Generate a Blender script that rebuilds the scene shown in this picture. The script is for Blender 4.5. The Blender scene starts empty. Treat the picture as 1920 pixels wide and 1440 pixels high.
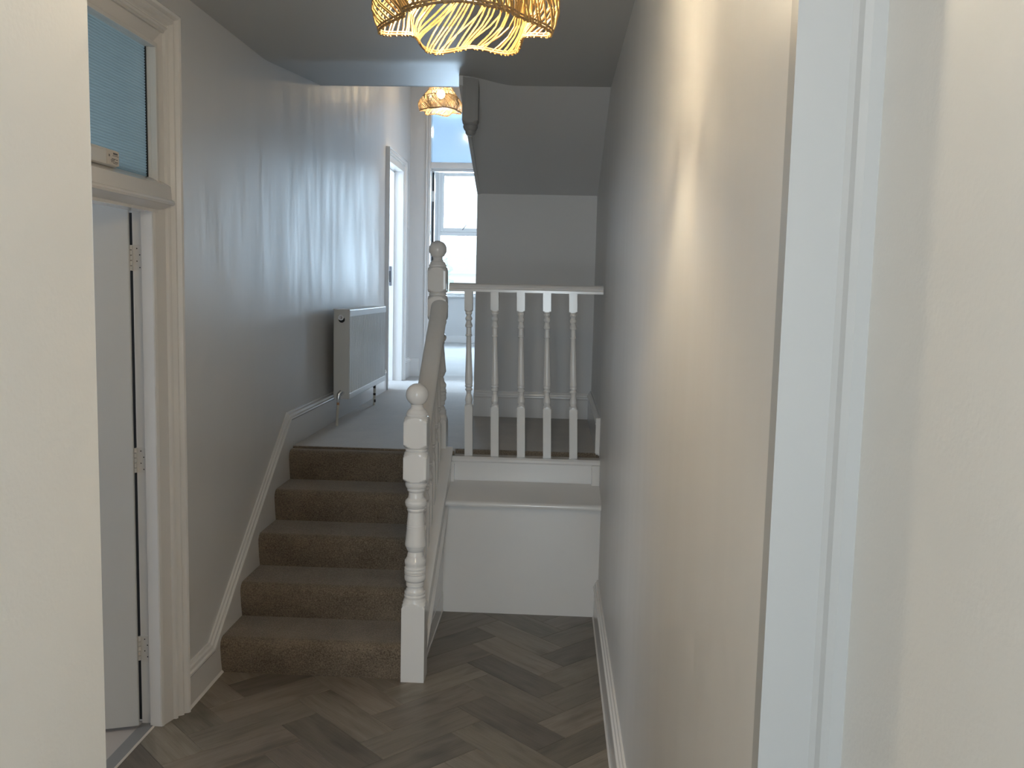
import bpy, bmesh, math, random
from mathutils import Vector, Matrix
random.seed(7)
S = bpy.context.scene
COL = S.collection

# ------------------------------------------------------------------ camera
CAM_H, YAW, PITCH, ROLL, FPX = 1.624, .045, .1047, .0229, 1702.9
cy, sy, cp, sp = math.cos(YAW), math.sin(YAW), math.cos(PITCH), math.sin(PITCH)
fwd = Vector((-sy * cp, cy * cp, -sp)); rt = Vector((cy, sy, 0)); up = rt.cross(fwd)
c_, s_ = math.cos(ROLL), math.sin(ROLL)
rt, up = rt * c_ + up * s_, up * c_ - rt * s_
cd = bpy.data.cameras.new('camera'); cam = bpy.data.objects.new('camera', cd); COL.objects.link(cam)
cd.sensor_width = 36; cd.lens = FPX * 36 / 1920; cd.clip_start = .02; cd.clip_end = 300
m = Matrix((rt, up, -fwd)).transposed().to_4x4(); m.translation = (0, 0, CAM_H); cam.matrix_world = m
S.camera = cam

# ------------------------------------------------------------------ world, light, exposure
S.view_settings.view_transform = 'Standard'; S.view_settings.look = 'None'
S.view_settings.gamma = 1; S.view_settings.use_curve_mapping = False
S.view_settings.exposure = -0.14
w = bpy.data.worlds.new('overcast_sky'); S.world = w; w.use_nodes = True
bg = w.node_tree.nodes['Background']; bg.inputs[0].default_value = (.80, .91, 1, 1); bg.inputs[1].default_value = 2.6

def area(name, loc, direction, sx, sy_, power, color):
    l = bpy.data.lights.new(name, 'AREA'); l.shape = 'RECTANGLE'; l.size = sx; l.size_y = sy_; l.energy = power; l.color = color
    o = bpy.data.objects.new(name, l); COL.objects.link(o); o.location = loc
    o.rotation_euler = Vector(direction).to_track_quat('-Z', 'Y').to_euler()
    return o
DAY = (.60, .79, 1.0)
area('daylight_far_window', (-1.05, 14.40, 2.45), (0, -1, 0), 1.6, 2.0, 660, DAY)
area('daylight_rear_window', (-.09, -2.78, 1.40), (0, 1, 0), .70, 1.7, 80, (.84, .93, 1.0))
area('daylight_side_room', (-3.75, 2.3, 1.45), (1, 0, 0), 1.2, 1.5, 11, (.80, .90, 1.0))
area('daylight_landing_side_room', (-3.75, 7.6, 2.2), (1, 0, 0), 1.3, 1.6, 230, DAY)

# ------------------------------------------------------------------ materials
def mat(name, col, rough=.5, spec=.5, metal=0, **k):
    mt = bpy.data.materials.new(name); mt.use_nodes = True
    b = mt.node_tree.nodes['Principled BSDF']
    b.inputs['Base Color'].default_value = (*col, 1); b.inputs['Roughness'].default_value = rough
    b.inputs['Specular IOR Level'].default_value = spec; b.inputs['Metallic'].default_value = metal
    for kk, v in k.items(): b.inputs[kk.replace('_', ' ')].default_value = v
    return mt
def N(mt, t, **k):
    n = mt.node_tree.nodes.new(t)
    for kk, v in k.items(): setattr(n, kk, v)
    return n
def noise_bump(mt, scale=(1, 1, 1), nscale=60, strength=.1, dist=.002, detail=3, rvar=None):
    L = mt.node_tree.links; b = mt.node_tree.nodes['Principled BSDF']
    tc = N(mt, 'ShaderNodeTexCoord'); mp = N(mt, 'ShaderNodeMapping'); mp.inputs['Scale'].default_value = scale
    nz = N(mt, 'ShaderNodeTexNoise'); nz.inputs['Scale'].default_value = nscale; nz.inputs['Detail'].default_value = detail
    bp = N(mt, 'ShaderNodeBump'); bp.inputs['Strength'].default_value = strength; bp.inputs['Distance'].default_value = dist
    L.new(tc.outputs['Object'], mp.inputs[0]); L.new(mp.outputs[0], nz.inputs['Vector'])
    L.new(nz.outputs['Fac'], bp.inputs['Height']); L.new(bp.outputs[0], b.inputs['Normal'])
    if rvar:
        mr = N(mt, 'ShaderNodeMapRange'); mr.inputs[1].default_value = .3; mr.inputs[2].default_value = .7
        mr.inputs[3].default_value = rvar[0]; mr.inputs[4].default_value = rvar[1]
        n2 = N(mt, 'ShaderNodeTexNoise'); n2.inputs['Scale'].default_value = 5; n2.inputs['Detail'].default_value = 4
        mp2 = N(mt, 'ShaderNodeMapping'); mp2.inputs['Scale'].default_value = (1.6, 1.6, .28)
        L.new(tc.outputs['Object'], mp2.inputs[0]); L.new(mp2.outputs[0], n2.inputs['Vector'])
        L.new(n2.outputs['Fac'], mr.inputs[0]); L.new(mr.outputs[0], b.inputs['Roughness'])
    return mt
M = {}
M['wall'] = noise_bump(mat('wall_paint', (.76, .745, .73), .42), (1, 1, .22), 22, .15, .004, 3, (.34, .48))
M['frame_shade'] = mat('frame_paint_shaded', (.46, .465, .465), .4)  # base colour darkened to stand in for the weaker light on this strip
M['wall_near'] = noise_bump(mat('wall_paint_matt', (.80, .79, .765), .5), (1, 1, 1), 160, .25, .0012, 2)
M['wall_matt'] = noise_bump(mat('wall_paint_landing', (.74, .73, .725), .55), (1, 1, .4), 20, .12, .003, 2)
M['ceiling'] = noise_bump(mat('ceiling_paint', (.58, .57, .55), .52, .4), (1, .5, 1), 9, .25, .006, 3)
M['trim'] = mat('gloss_white_paint', (.84, .82, .805), .16)
M['door'] = mat('door_paint', (.72, .72, .71), .35)
M['steel'] = mat('brushed_steel', (.22, .22, .24), .35, .5, 1)
M['copper'] = mat('copper', (.55, .30, .17), .4, .5, 1)
M['chrome'] = mat('chrome', (.75, .75, .77), .12, .5, 1)
M['dark'] = mat('dark_gap', (.02, .02, .022), .6)
M['rad'] = mat('radiator_enamel', (.76, .77, .77), .28)
M['pipe'] = noise_bump(mat('chipped_pipe_paint', (.66, .62, .54), .4), (1, 1, 1), 30, .2, .001)
M['plastic'] = mat('white_plastic', (.75, .73, .70), .35)
M['label'] = mat('paper_label', (.70, .64, .57), .6)
M['ink'] = mat('printed_ink', (.12, .11, .10), .7)
M['vinyl'] = noise_bump(mat('pale_vinyl', (.50, .46, .44), .45), (1, 1, 1), 40, .1, .001)
M['threshold'] = mat('grey_threshold', (.25, .25, .255), .4)
M['rattan_b'] = mat('rattan_binding', (.20, .11, .04), .5)
M['outside'] = mat('render_wall', (.8, .8, .8), .8)
M['tree'] = mat('tree_leaves', (.50, .60, .54), .7)

def carpet(name, a, b_, sheen):
    mt = mat(name, a, .95, .1); b = mt.node_tree.nodes['Principled BSDF']; L = mt.node_tree.links
    b.inputs['Sheen Weight'].default_value = sheen; b.inputs['Sheen Roughness'].default_value = .45
    tc = N(mt, 'ShaderNodeTexCoord')
    n1 = N(mt, 'ShaderNodeTexNoise'); n1.inputs['Scale'].default_value = 190; n1.inputs['Detail'].default_value = 3
    n2 = N(mt, 'ShaderNodeTexNoise'); n2.inputs['Scale'].default_value = 7; n2.inputs['Detail'].default_value = 3
    ad = N(mt, 'ShaderNodeMath', operation='MULTIPLY_ADD'); ad.inputs[1].default_value = .80
    L.new(tc.outputs['Object'], n1.inputs['Vector']); L.new(tc.outputs['Object'], n2.inputs['Vector'])
    m2 = N(mt, 'ShaderNodeMath', operation='MULTIPLY'); m2.inputs[1].default_value = .28
    L.new(n2.outputs['Fac'], m2.inputs[0])
    L.new(n1.outputs['Fac'], ad.inputs[0]); L.new(m2.outputs[0], ad.inputs[2])
    cr = N(mt, 'ShaderNodeValToRGB'); cr.color_ramp.elements[0].position = .38; cr.color_ramp.elements[1].position = .70
    cr.color_ramp.elements[0].color = (*a, 1); cr.color_ramp.elements[1].color = (*b_, 1)
    L.new(ad.outputs[0], cr.inputs[0]); L.new(cr.outputs[0], b.inputs['Base Color'])
    bp = N(mt, 'ShaderNodeBump'); bp.inputs['Strength'].default_value = .8; bp.inputs['Distance'].default_value = .004
    L.new(n1.outputs['Fac'], bp.inputs['Height']); L.new(bp.outputs[0], b.inputs['Normal'])
    return mt
M['carpet'] = carpet('brown_carpet', (.105, .080, .058), (.285, .228, .17), .42)
M['carpet_landing'] = carpet('brown_carpet_landing', (.105, .080, .058), (.285, .228, .17), .80)
M['carpet_pale'] = carpet('pale_carpet', (.42, .41, .40), (.55, .53, .51), .3)

def wood():
    mt = mat('grey_oak_plank', (.2, .18, .15), .38); b = mt.node_tree.nodes['Principled BSDF']; L = mt.node_tree.links
    tc = N(mt, 'ShaderNodeTexCoord'); oi = N(mt, 'ShaderNodeObjectInfo')
    cx = N(mt, 'ShaderNodeCombineXYZ'); mu = N(mt, 'ShaderNodeMath', operation='MULTIPLY'); mu.inputs[1].default_value = 40
    L.new(oi.outputs['Random'], mu.inputs[0]); L.new(mu.outputs[0], cx.inputs[0]); L.new(mu.outputs[0], cx.inputs[1])
    va = N(mt, 'ShaderNodeVectorMath', operation='ADD'); L.new(tc.outputs['Object'], va.inputs[0]); L.new(cx.outputs[0], va.inputs[1])
    mp = N(mt, 'ShaderNodeMapping'); mp.inputs['Scale'].default_value = (1.3, 8, 1); L.new(va.outputs[0], mp.inputs[0])
    n1 = N(mt, 'ShaderNodeTexNoise'); n1.inputs['Scale'].default_value = 3.2; n1.inputs['Detail'].default_value = 6; n1.inputs['Distortion'].default_value = .6
    L.new(mp.outputs[0], n1.inputs['Vector'])
    mp3 = N(mt, 'ShaderNodeMapping'); mp3.inputs['Scale'].default_value = (3.5, 9, 1); L.new(va.outputs[0], mp3.inputs[0])
    n2 = N(mt, 'ShaderNodeTexNoise'); n2.inputs['Scale'].default_value = .9; n2.inputs['Detail'].default_value = 2
    L.new(mp3.outputs[0], n2.inputs['Vector'])
    cr = N(mt, 'ShaderNodeValToRGB'); e = cr.color_ramp.elements
    e[0].position = .28; e[0].color = (.105, .088, .070, 1); e[1].position = .74; e[1].color = (.225, .195, .160, 1)
    x = e.new(.5); x.color = (.172, .147, .119, 1)
    mp4 = N(mt, 'ShaderNodeMapping'); mp4.inputs['Scale'].default_value = (2.5, 70, 1); L.new(va.outputs[0], mp4.inputs[0])
    n4 = N(mt, 'ShaderNodeTexNoise'); n4.inputs['Scale'].default_value = 3; n4.inputs['Detail'].default_value = 4; L.new(mp4.outputs[0], n4.inputs['Vector'])
    mxn = N(mt, 'ShaderNodeMath', operation='MULTIPLY_ADD'); mxn.inputs[1].default_value = .38; L.new(n4.outputs['Fac'], mxn.inputs[0])
    mx5 = N(mt, 'ShaderNodeMath', operation='MULTIPLY'); mx5.inputs[1].default_value = .66; L.new(n1.outputs['Fac'], mx5.inputs[0]); L.new(mx5.outputs[0], mxn.inputs[2])
    L.new(mxn.outputs[0], cr.inputs[0])
    k = N(mt, 'ShaderNodeMapRange'); k.inputs[1].default_value = .25; k.inputs[2].default_value = .42; k.inputs[3].default_value = .55; k.inputs[4].default_value = 1
    L.new(n2.outputs['Fac'], k.inputs[0])
    hs = N(mt, 'ShaderNodeHueSaturation')
    v = N(mt, 'ShaderNodeMapRange'); v.inputs[3].default_value = .78; v.inputs[4].default_value = 1.50; L.new(oi.outputs['Random'], v.inputs[0])
    v2 = N(mt, 'ShaderNodeMath', operation='MULTIPLY'); L.new(v.outputs[0], v2.inputs[0]); L.new(k.outputs[0], v2.inputs[1])
    hv = N(mt, 'ShaderNodeMapRange'); hv.inputs[3].default_value = .488; hv.inputs[4].default_value = .506; sc = N(mt, 'ShaderNodeMath', operation='FRACT'); sm = N(mt, 'ShaderNodeMath', operation='MULTIPLY'); sm.inputs[1].default_value = 7.3
    L.new(oi.outputs['Random'], sm.inputs[0]); L.new(sm.outputs[0], sc.inputs[0]); L.new(sc.outputs[0], hv.inputs[0]); L.new(hv.outputs[0], hs.inputs['Hue'])
    L.new(v2.outputs[0], hs.inputs['Value']); L.new(cr.outputs[0], hs.inputs['Color']); L.new(hs.outputs[0], b.inputs['Base Color'])
    bp = N(mt, 'ShaderNodeBump'); bp.inputs['Strength'].default_value = .15; bp.inputs['Distance'].default_value = .001
    L.new(n1.outputs['Fac'], bp.inputs['Height']); L.new(bp.outputs[0], b.inputs['Normal'])
    return mt
M['wood'] = wood()

def rattan(name='rattan', ca=(.21, .115, .030, 1), cb=(.35, .215, .066, 1)):
    mt = mat(name, (.62, .42, .20), .5); b = mt.node_tree.nodes['Principled BSDF']; L = mt.node_tree.links
    tc = N(mt, 'ShaderNodeTexCoord'); n = N(mt, 'ShaderNodeTexNoise'); n.inputs['Scale'].default_value = 22
    cr = N(mt, 'ShaderNodeValToRGB'); cr.color_ramp.elements[0].color = ca; cr.color_ramp.elements[1].color = cb
    cr.color_ramp.elements[0].position = .35; cr.color_ramp.elements[1].position = .65
    L.new(tc.outputs['Object'], n.inputs['Vector']); L.new(n.outputs['Fac'], cr.inputs[0]); L.new(cr.outputs[0], b.inputs['Base Color'])
    return mt
M['rattan'] = rattan()
M['rattan_lit'] = rattan('rattan_lit', (.45, .31, .15, 1), (.70, .52, .30, 1))  # same cane, lightened in colour so the landing shade looks more brightly lit

def emission(name, col, st):
    mt = bpy.data.materials.new(name); mt.use_nodes = True; nt = mt.node_tree; nt.nodes.clear()
    e = nt.nodes.new('ShaderNodeEmission'); e.inputs[0].default_value = (*col, 1); e.inputs[1].default_value = st
    o = nt.nodes.new('ShaderNodeOutputMaterial'); nt.links.new(e.outputs[0], o.inputs[0]); return mt
M['bulb'] = emission('lit_bulb', (1, .83, .57), 600)
M['bulb_landing'] = emission('lit_bulb_landing', (1, .80, .52), 190)
M['fill_bulb'] = emission('lit_fill_bulb', (1, .95, .87), 175)
M['bulb_far'] = emission('lit_bulb_far', (1, .80, .55), 120)

def glass(name, tint, trans=.0, rough=.02, reed=False):
    mt = bpy.data.materials.new(name); mt.use_nodes = True; nt = mt.node_tree; nt.nodes.clear(); L = nt.links
    tr = nt.nodes.new('ShaderNodeBsdfTransparent'); tr.inputs[0].default_value = (*tint, 1)
    gl = nt.nodes.new('ShaderNodeBsdfGlossy'); gl.inputs['Roughness'].default_value = rough
    tl = nt.nodes.new('ShaderNodeBsdfTranslucent'); tl.inputs[0].default_value = (*tint, 1)
    mx = nt.nodes.new('ShaderNodeMixShader'); mx.inputs[0].default_value = trans
    fr = nt.nodes.new('ShaderNodeFresnel'); fr.inputs[0].default_value = 1.45
    m2 = nt.nodes.new('ShaderNodeMixShader'); o = nt.nodes.new('ShaderNodeOutputMaterial')
    L.new(tr.outputs[0], mx.inputs[1]); L.new(tl.outputs[0], mx.inputs[2]); L.new(mx.outputs[0], m2.inputs[1]); L.new(gl.outputs[0], m2.inputs[2])
    L.new(fr.outputs[0], m2.inputs[0]); L.new(m2.outputs[0], o.inputs[0])
    return mt
M['glass'] = glass('clear_glass', (.96, .98, .98))
M['glass_reed'] = glass('blue_reeded_glass', (.33, .44, .46), .85, .22)
M['glass_frost'] = glass('frosted_glass', (.78, .87, .95), .3, .12)

# ------------------------------------------------------------------ mesh helpers
def bx(bm, x0, x1, y0, y1, z0, z1):
    v = [bm.verts.new((x, y, z)) for x in (x0, x1) for y in (y0, y1) for z in (z0, z1)]
    for f in ((0, 1, 3, 2), (4, 6, 7, 5), (0, 4, 5, 1), (2, 3, 7, 6), (0, 2, 6, 4), (1, 5, 7, 3)): bm.faces.new([v[i] for i in f])
def prism(bm, poly, mp, a, b):
    n = len(poly); A = [bm.verts.new(mp(p[0], p[1], a)) for p in poly]; B = [bm.verts.new(mp(p[0], p[1], b)) for p in poly]
    bm.faces.new(A); bm.faces.new(B[::-1])
    for i in range(n): bm.faces.new((A[i], B[i], B[(i + 1) % n], A[(i + 1) % n]))
YZ = lambda p, q, t: (t, p, q)
XZ = lambda p, q, t: (p, t, q)
XY = lambda p, q, t: (p, q, t)
def sweep(bm, path, prof, mp, closed=False):
    """profile (offset, out) along a planar path with mitred corners; mp(a, b, out) gives the point"""
    n = len(path); rows = []
    for i, (a, b) in enumerate(path):
        def nrm(p, q):
            d = Vector((q[0] - p[0], q[1] - p[1])).normalized(); return Vector((-d.y, d.x))
        n0 = nrm(path[i - 1], path[i]) if i else None
        n1 = nrm(path[i], path[i + 1]) if i < n - 1 else None
        if n0 is None: mv = n1
        elif n1 is None: mv = n0
        else:
            mv = (n0 + n1).normalized(); mv = mv / max(.3, mv.dot(n1))
        rows.append([bm.verts.new(mp(a + mv.x * o, b + mv.y * o, t)) for o, t in prof])
    k = len(prof)
    for r0, r1 in zip(rows, rows[1:]):
        for j in range(k): bm.faces.new((r0[j], r0[(j + 1) % k], r1[(j + 1) % k], r1[j]))
    bm.faces.new(rows[0]); bm.faces.new(rows[-1][::-1])
def tube(bm, pts, r, seg=6, cap=True):
    pts = [Vector(p) for p in pts]; rings = []; n = len(pts)
    ref = None
    for i, p in enumerate(pts):
        d = (pts[min(i + 1, n - 1)] - pts[max(i - 1, 0)]).normalized()
        if ref is None: ref = d.orthogonal().normalized()
        ref = (ref - d * ref.dot(d)).normalized(); b = d.cross(ref)
        rr = r[i] if isinstance(r, (list, tuple)) else r
        rings.append([bm.verts.new(p + (ref * math.cos(2 * math.pi * k / seg) + b * math.sin(2 * math.pi * k / seg)) * rr) for k in range(seg)])
    for a, b in zip(rings, rings[1:]):
        for k in range(seg): bm.faces.new((a[k], a[(k + 1) % seg], b[(k + 1) % seg], b[k]))
    if cap: bm.faces.new(rings[0][::-1]); bm.faces.new(rings[-1])
def ringtube(bm, pts, r, seg=5):
    pts = [Vector(p) for p in pts]; n = len(pts); rings = []
    for i in range(n):
        d = (pts[(i + 1) % n] - pts[i - 1]).normalized(); a = Vector((0, 0, 1)); a = (a - d * a.dot(d)).normalized(); b = d.cross(a)
        rings.append([bm.verts.new(pts[i] + (a * math.cos(2 * math.pi * k / seg) + b * math.sin(2 * math.pi * k / seg)) * r) for k in range(seg)])
    for i in range(n):
        A, B = rings[i], rings[(i + 1) % n]
        for k in range(seg): bm.faces.new((A[k], A[(k + 1) % seg], B[(k + 1) % seg], B[k]))
def lathe_sq(bm, rows, seg=48, cx=0, cy_=0):
    """rows (z, half_side, radius): the cross-section is a square of that half side cut by a circle of that radius"""
    rings = []
    for z, s, R in rows:
        ring = []
        for k in range(seg):
            th = 2 * math.pi * k / seg + math.pi / 4
            r = min(s / max(abs(math.cos(th)), abs(math.sin(th))), R)
            ring.append(bm.verts.new((cx + r * math.cos(th), cy_ + r * math.sin(th), z)))
        rings.append(ring)
    for a, b in zip(rings, rings[1:]):
        for k in range(seg): bm.faces.new((a[k], a[(k + 1) % seg], b[(k + 1) % seg], b[k]))
    bm.faces.new(rings[0][::-1]); bm.faces.new(rings[-1])
def ball(bm, c, r, u=24, v=14):
    bmesh.ops.create_uvsphere(bm, u_segments=u, v_segments=v, radius=r, matrix=Matrix.Translation(c))
def obj(name, bm, mt, parent=None, kind=None, smooth=None, bevel=0, loc=None):
    bmesh.ops.recalc_face_normals(bm, faces=bm.faces[:])
    me = bpy.data.meshes.new(name); bm.to_mesh(me); bm.free(); me.materials.append(M[mt] if isinstance(mt, str) else mt)
    o = bpy.data.objects.new(name, me); COL.objects.link(o)
    if loc: o.location = loc
    if parent is not None: o.parent = parent
    if kind: o['kind'] = kind
    if smooth is not None:
        me.shade_smooth() if hasattr(me, 'shade_smooth') else None
        try: me.set_sharp_from_angle(angle=math.radians(smooth))
        except Exception: pass
    if bevel:
        mo = o.modifiers.new('edge', 'BEVEL'); mo.width = bevel; mo.segments = 2; mo.limit_method = 'ANGLE'
    return o
def boxes(name, lst, mt, parent=None, kind=None, bevel=0, smooth=None):
    bm = bmesh.new()
    for b in lst: bx(bm, *b)
    return obj(name, bm, mt, parent, kind, smooth, bevel)
def thing(name, label, cat, loc=(0, 0, 0), group=None):
    o = bpy.data.objects.new(name, None); COL.objects.link(o); o.location = loc; o['label'] = label; o['category'] = cat
    o.empty_display_size = .1
    if group: o['group'] = group
    return o
def root(name, kind='structure'):
    o = bpy.data.objects.new(name, None); COL.objects.link(o); o['kind'] = kind; return o
def tag(o, label, cat, group=None):
    o['label'] = label; o['category'] = cat
    if group: o['group'] = group
    return o

# ------------------------------------------------------------------ main dimensions
XL, XR, XN = -1.37, .2536, .345         # hall walls and the nearer room's right wall
Y0, G, R = 3.598, .247, .1535           # stairs
ZL = 5 * R                              # landing level
ZC = 2.65
YX = 1.03                               # cross wall
YE = 8.50                               # end of landing
ZU = 3.62                               # landing ceiling

# ------------------------------------------------------------------ walls
DJ, DN = 3.112, 2.30                    # hall door: far and near jamb
D2N, D2F, D2Z = 7.385, 8.05, 2.62        # landing door
boxes('wall_left', [
    (-1.50, XL, YX, DN - .10, -.02, ZU), (-1.50, XL, DN - .10, DJ + .10, 2.47, ZU), (-1.50, XL, DJ + .10, D2N - .03, -.02, ZU),
    (-1.50, XL, D2N - .03, D2F + .03, D2Z + .03, ZU), (-1.50, XL, D2F + .03, YE + .15, -.02, ZU), (-1.50, XL, D2N - .03, D2F + .03, -.02, ZL - .02)],
    'wall', kind='structure')
boxes('wall_right', [(XR, XR + .10, YX + .03, 6.10, -.02, ZU)], 'wall', kind='structure')
# passage the camera stands in: plain walls either side, a small reveal on the right
XP = -.53
boxes('wall_right_near_passage', [(XN, XN + .1, -2.6, YX, -.02, ZC)], 'wall_near', kind='structure')
boxes('wall_left_near_passage', [(XP - .10, XP, -2.6, YX, -.02, ZC)], 'wall_near', kind='structure', bevel=.003)
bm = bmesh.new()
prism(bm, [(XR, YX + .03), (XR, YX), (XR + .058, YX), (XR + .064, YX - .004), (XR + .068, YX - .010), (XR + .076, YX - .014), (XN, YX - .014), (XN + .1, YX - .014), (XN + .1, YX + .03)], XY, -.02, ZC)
obj('trim_1', bm, 'frame_shade', kind='structure')
boxes('wall_cross', [(-1.50, XP - .02, YX - .10, YX, -.02, ZC)], 'wall_near', kind='structure')
WX0, WX1, WZ0, WZ1 = -.45, .27, .55, 2.25
boxes('wall_rear', [(XP - .1, WX0, -2.7, -2.6, -.02, ZC), (WX1, XN + .1, -2.7, -2.6, -.02, ZC), (WX0, WX1, -2.7, -2.6, -.02, WZ0), (WX0, WX1, -2.7, -2.6, WZ1, ZC)], 'wall_near', kind='structure')
# landing walls
boxes('wall_landing_back', [(-.50, XR, 5.95, 6.10, ZL - .02, ZC)], 'wall_matt', kind='structure')
bm = bmesh.new()
SF0, SF1, SZ = 4.75, 5.95, 2.225        # sloping soffit
prism(bm, [(SF0, ZC), (SF1, SZ), (SF1, ZL - .02), (YE + .15, ZL - .02), (YE + .15, ZU), (5.26, ZU), (5.26, 2.74), (SF0, ZC + .06)], YZ, -.52, -.50)
obj('wall_landing_right', bm, 'wall_matt', kind='structure')
# end wall with door opening
DX0, DX1, EZ1 = -1.178, -.56, 2.71
boxes('wall_end', [(XL - .1, DX0 - .025, YE, YE + .15, ZL - .02, ZU), (DX1 + .02, -.50, YE, YE + .15, ZL - .02, ZU), (DX0 - .03, DX1 + .02, YE, YE + .15, 3.30, ZU)], 'wall_matt', kind='structure')

# ------------------------------------------------------------------ ceilings
def sstep(a, b, x):
    t = max(0, min(1, (x - a) / (b - a))); return t * t * (3 - 2 * t)
def asc(y):
    t = max(0, y - 4.20); return .105 * (t if t > .12 else t * t / .24 + .06 * (t / .12) * 1) if t else 0
def ceil_z(x, y):
    t = max(0., y - 4.22); a = t * t / (2 * .12) if t < .12 else t - .06
    sl = 1 - sstep(-.52, -.22, x)
    return ZC + .104 * a * sl
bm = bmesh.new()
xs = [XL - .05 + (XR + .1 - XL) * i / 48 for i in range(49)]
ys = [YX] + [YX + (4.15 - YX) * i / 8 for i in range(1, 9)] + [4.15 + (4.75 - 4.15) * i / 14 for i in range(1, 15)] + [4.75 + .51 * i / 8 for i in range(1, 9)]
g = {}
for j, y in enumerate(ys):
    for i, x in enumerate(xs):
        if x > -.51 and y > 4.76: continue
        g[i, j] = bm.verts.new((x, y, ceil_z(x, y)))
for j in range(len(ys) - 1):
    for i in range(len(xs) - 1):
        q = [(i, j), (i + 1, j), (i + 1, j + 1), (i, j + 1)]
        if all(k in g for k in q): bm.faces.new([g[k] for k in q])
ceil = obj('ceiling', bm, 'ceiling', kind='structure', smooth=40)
boxes('ceiling_near_passage', [(XP - .1, XN + .1, -2.7, YX, ZC, ZC + .1)], 'ceiling', kind='structure')
boxes('ceiling_landing', [(-1.5, XR + .1, 5.2, YE + .15, ZU, ZU + .1)], 'ceiling', kind='structure')
# fascia that closes the upper floor where the hall ceiling ends
boxes('trim_2', [(XL, -.52, 5.255, 5.275, ceil_z(-1, 5.26) - .001, ZU), (-1.5, XR + .1, YX, 5.27, ZU, ZU + .1)], 'wall_matt', kind='structure')
bm = bmesh.new(); sx = [x for x in xs if x > -.51]; sx[0] = -.52; rows = []
for t in [i / 12 for i in range(13)]:
    rows.append([bm.verts.new((x, SF0 + (SF1 + .01 - SF0) * t, ceil_z(x, SF0) * (1 - t) + SZ * t)) for x in sx])
for a, b in zip(rows, rows[1:]):
    for i in range(len(sx) - 1): bm.faces.new((a[i], a[i + 1], b[i + 1], b[i]))
obj('ceiling_stair_soffit', bm, 'wall_matt', kind='structure', smooth=40)

# ------------------------------------------------------------------ floors
bm = bmesh.new(); bx(bm, -1.5, XN + .05, -2.6, 4.45, -.05, -.004)
floor = obj('floor', bm, 'wood', kind='structure')
PL, PW = .445, .148
OX, OY = -.255 - PL / math.sqrt(2) + .022, 3.48 - (PL + 2 * PW) / math.sqrt(2)
rg = math.sqrt(.5)
def clip(poly, f):
    out = []
    for i in range(len(poly)):
        a, b = poly[i - 1], poly[i]; fa, fb = f(a), f(b)
        if (fa >= 0) != (fb >= 0):
            t = fa / (fa - fb); out.append((a[0] + (b[0] - a[0]) * t, a[1] + (b[1] - a[1]) * t))
        if fb >= 0: out.append(b)
    return out
def area2(p): return abs(sum(p[i - 1][0] * p[i][1] - p[i][0] * p[i - 1][1] for i in range(len(p)))) / 2
full_mesh = None; npl = 0
FX0, FX1, FY0, FY1 = -1.432, .240, 1.45, 4.415
rest = bmesh.new()
cells = []
for k in range(-40, 41):
    for mm in range(-12, 13):
        cells.append((k * PW + mm * PL, k * PW - mm * PL, 0)); cells.append((k * PW + mm * PL, k * PW - mm * PL + PW, 1))
for (lx, ly, vert) in cells:
    if vert: cl = (lx + PW / 2, ly + PL / 2); ang = math.radians(135)
    else: cl = (lx + PL / 2, ly + PW / 2); ang = math.radians(45)
    cxw, cyw = OX + (cl[0] - cl[1]) * rg, OY + (cl[0] + cl[1]) * rg
    if not (FX0 - .4 < cxw < FX1 + .4 and FY0 - .4 < cyw < FY1 + .4): continue
    ca, sa = math.cos(ang), math.sin(ang)
    hw, hh = PL / 2 - .0006, PW / 2 - .0006
    poly = [(-hw, -hh), (hw, -hh), (hw, hh), (-hw, hh)]
    W_ = lambda p: (cxw + p[0] * ca - p[1] * sa, cyw + p[0] * sa + p[1] * ca)
    n0 = area2(poly)
    for f in (lambda p: W_(p)[0] - FX0, lambda p: FX1 - W_(p)[0], lambda p: W_(p)[1] - FY0, lambda p: FY1 - W_(p)[1]):
        if poly: poly = clip(poly, f)
    if len(poly) < 3 or area2(poly) < 2e-4: continue
    wp = [W_(p) for p in poly]
    # under the stairs nothing shows
    if all(p[0] < -.56 and p[1] > Y0 + .06 for p in wp): continue
    whole = abs(area2(poly) - n0) < 1e-7
    if whole and full_mesh: me = full_mesh
    else:
        b2 = bmesh.new(); e = .0012
        k_ = len(poly); ct = (sum(p[0] for p in poly) / k_, sum(p[1] for p in poly) / k_)
        def shr(p): return (p[0] + (ct[0] - p[0]) * .004 - math.copysign(e, p[0] - ct[0]) * .3, p[1] - math.copysign(e, p[1] - ct[1]) * .6)
        A = [b2.verts.new((*p, -.004)) for p in poly]; B = [b2.verts.new((*p, -.0010)) for p in poly]; C_ = [b2.verts.new((*shr(p), 0)) for p in poly]
        b2.faces.new(C_)
        for i in range(k_):
            j = (i + 1) % k_; b2.faces.new((A[i], A[j], B[j], B[i])); b2.faces.new((B[i], B[j], C_[j], C_[i]))
        bmesh.ops.recalc_face_normals(b2, faces=b2.faces[:])
        me = bpy.data.meshes.new('plank'); b2.to_mesh(me); b2.free(); me.materials.append(M['wood'])
        if whole: full_mesh = me
    o = bpy.data.objects.new('plank', me); COL.objects.link(o); o.parent = floor; o.location = (cxw, cyw, 0); o.rotation_euler = (0, 0, ang); npl += 1
print('PLANKS', npl)
rest.free()
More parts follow.
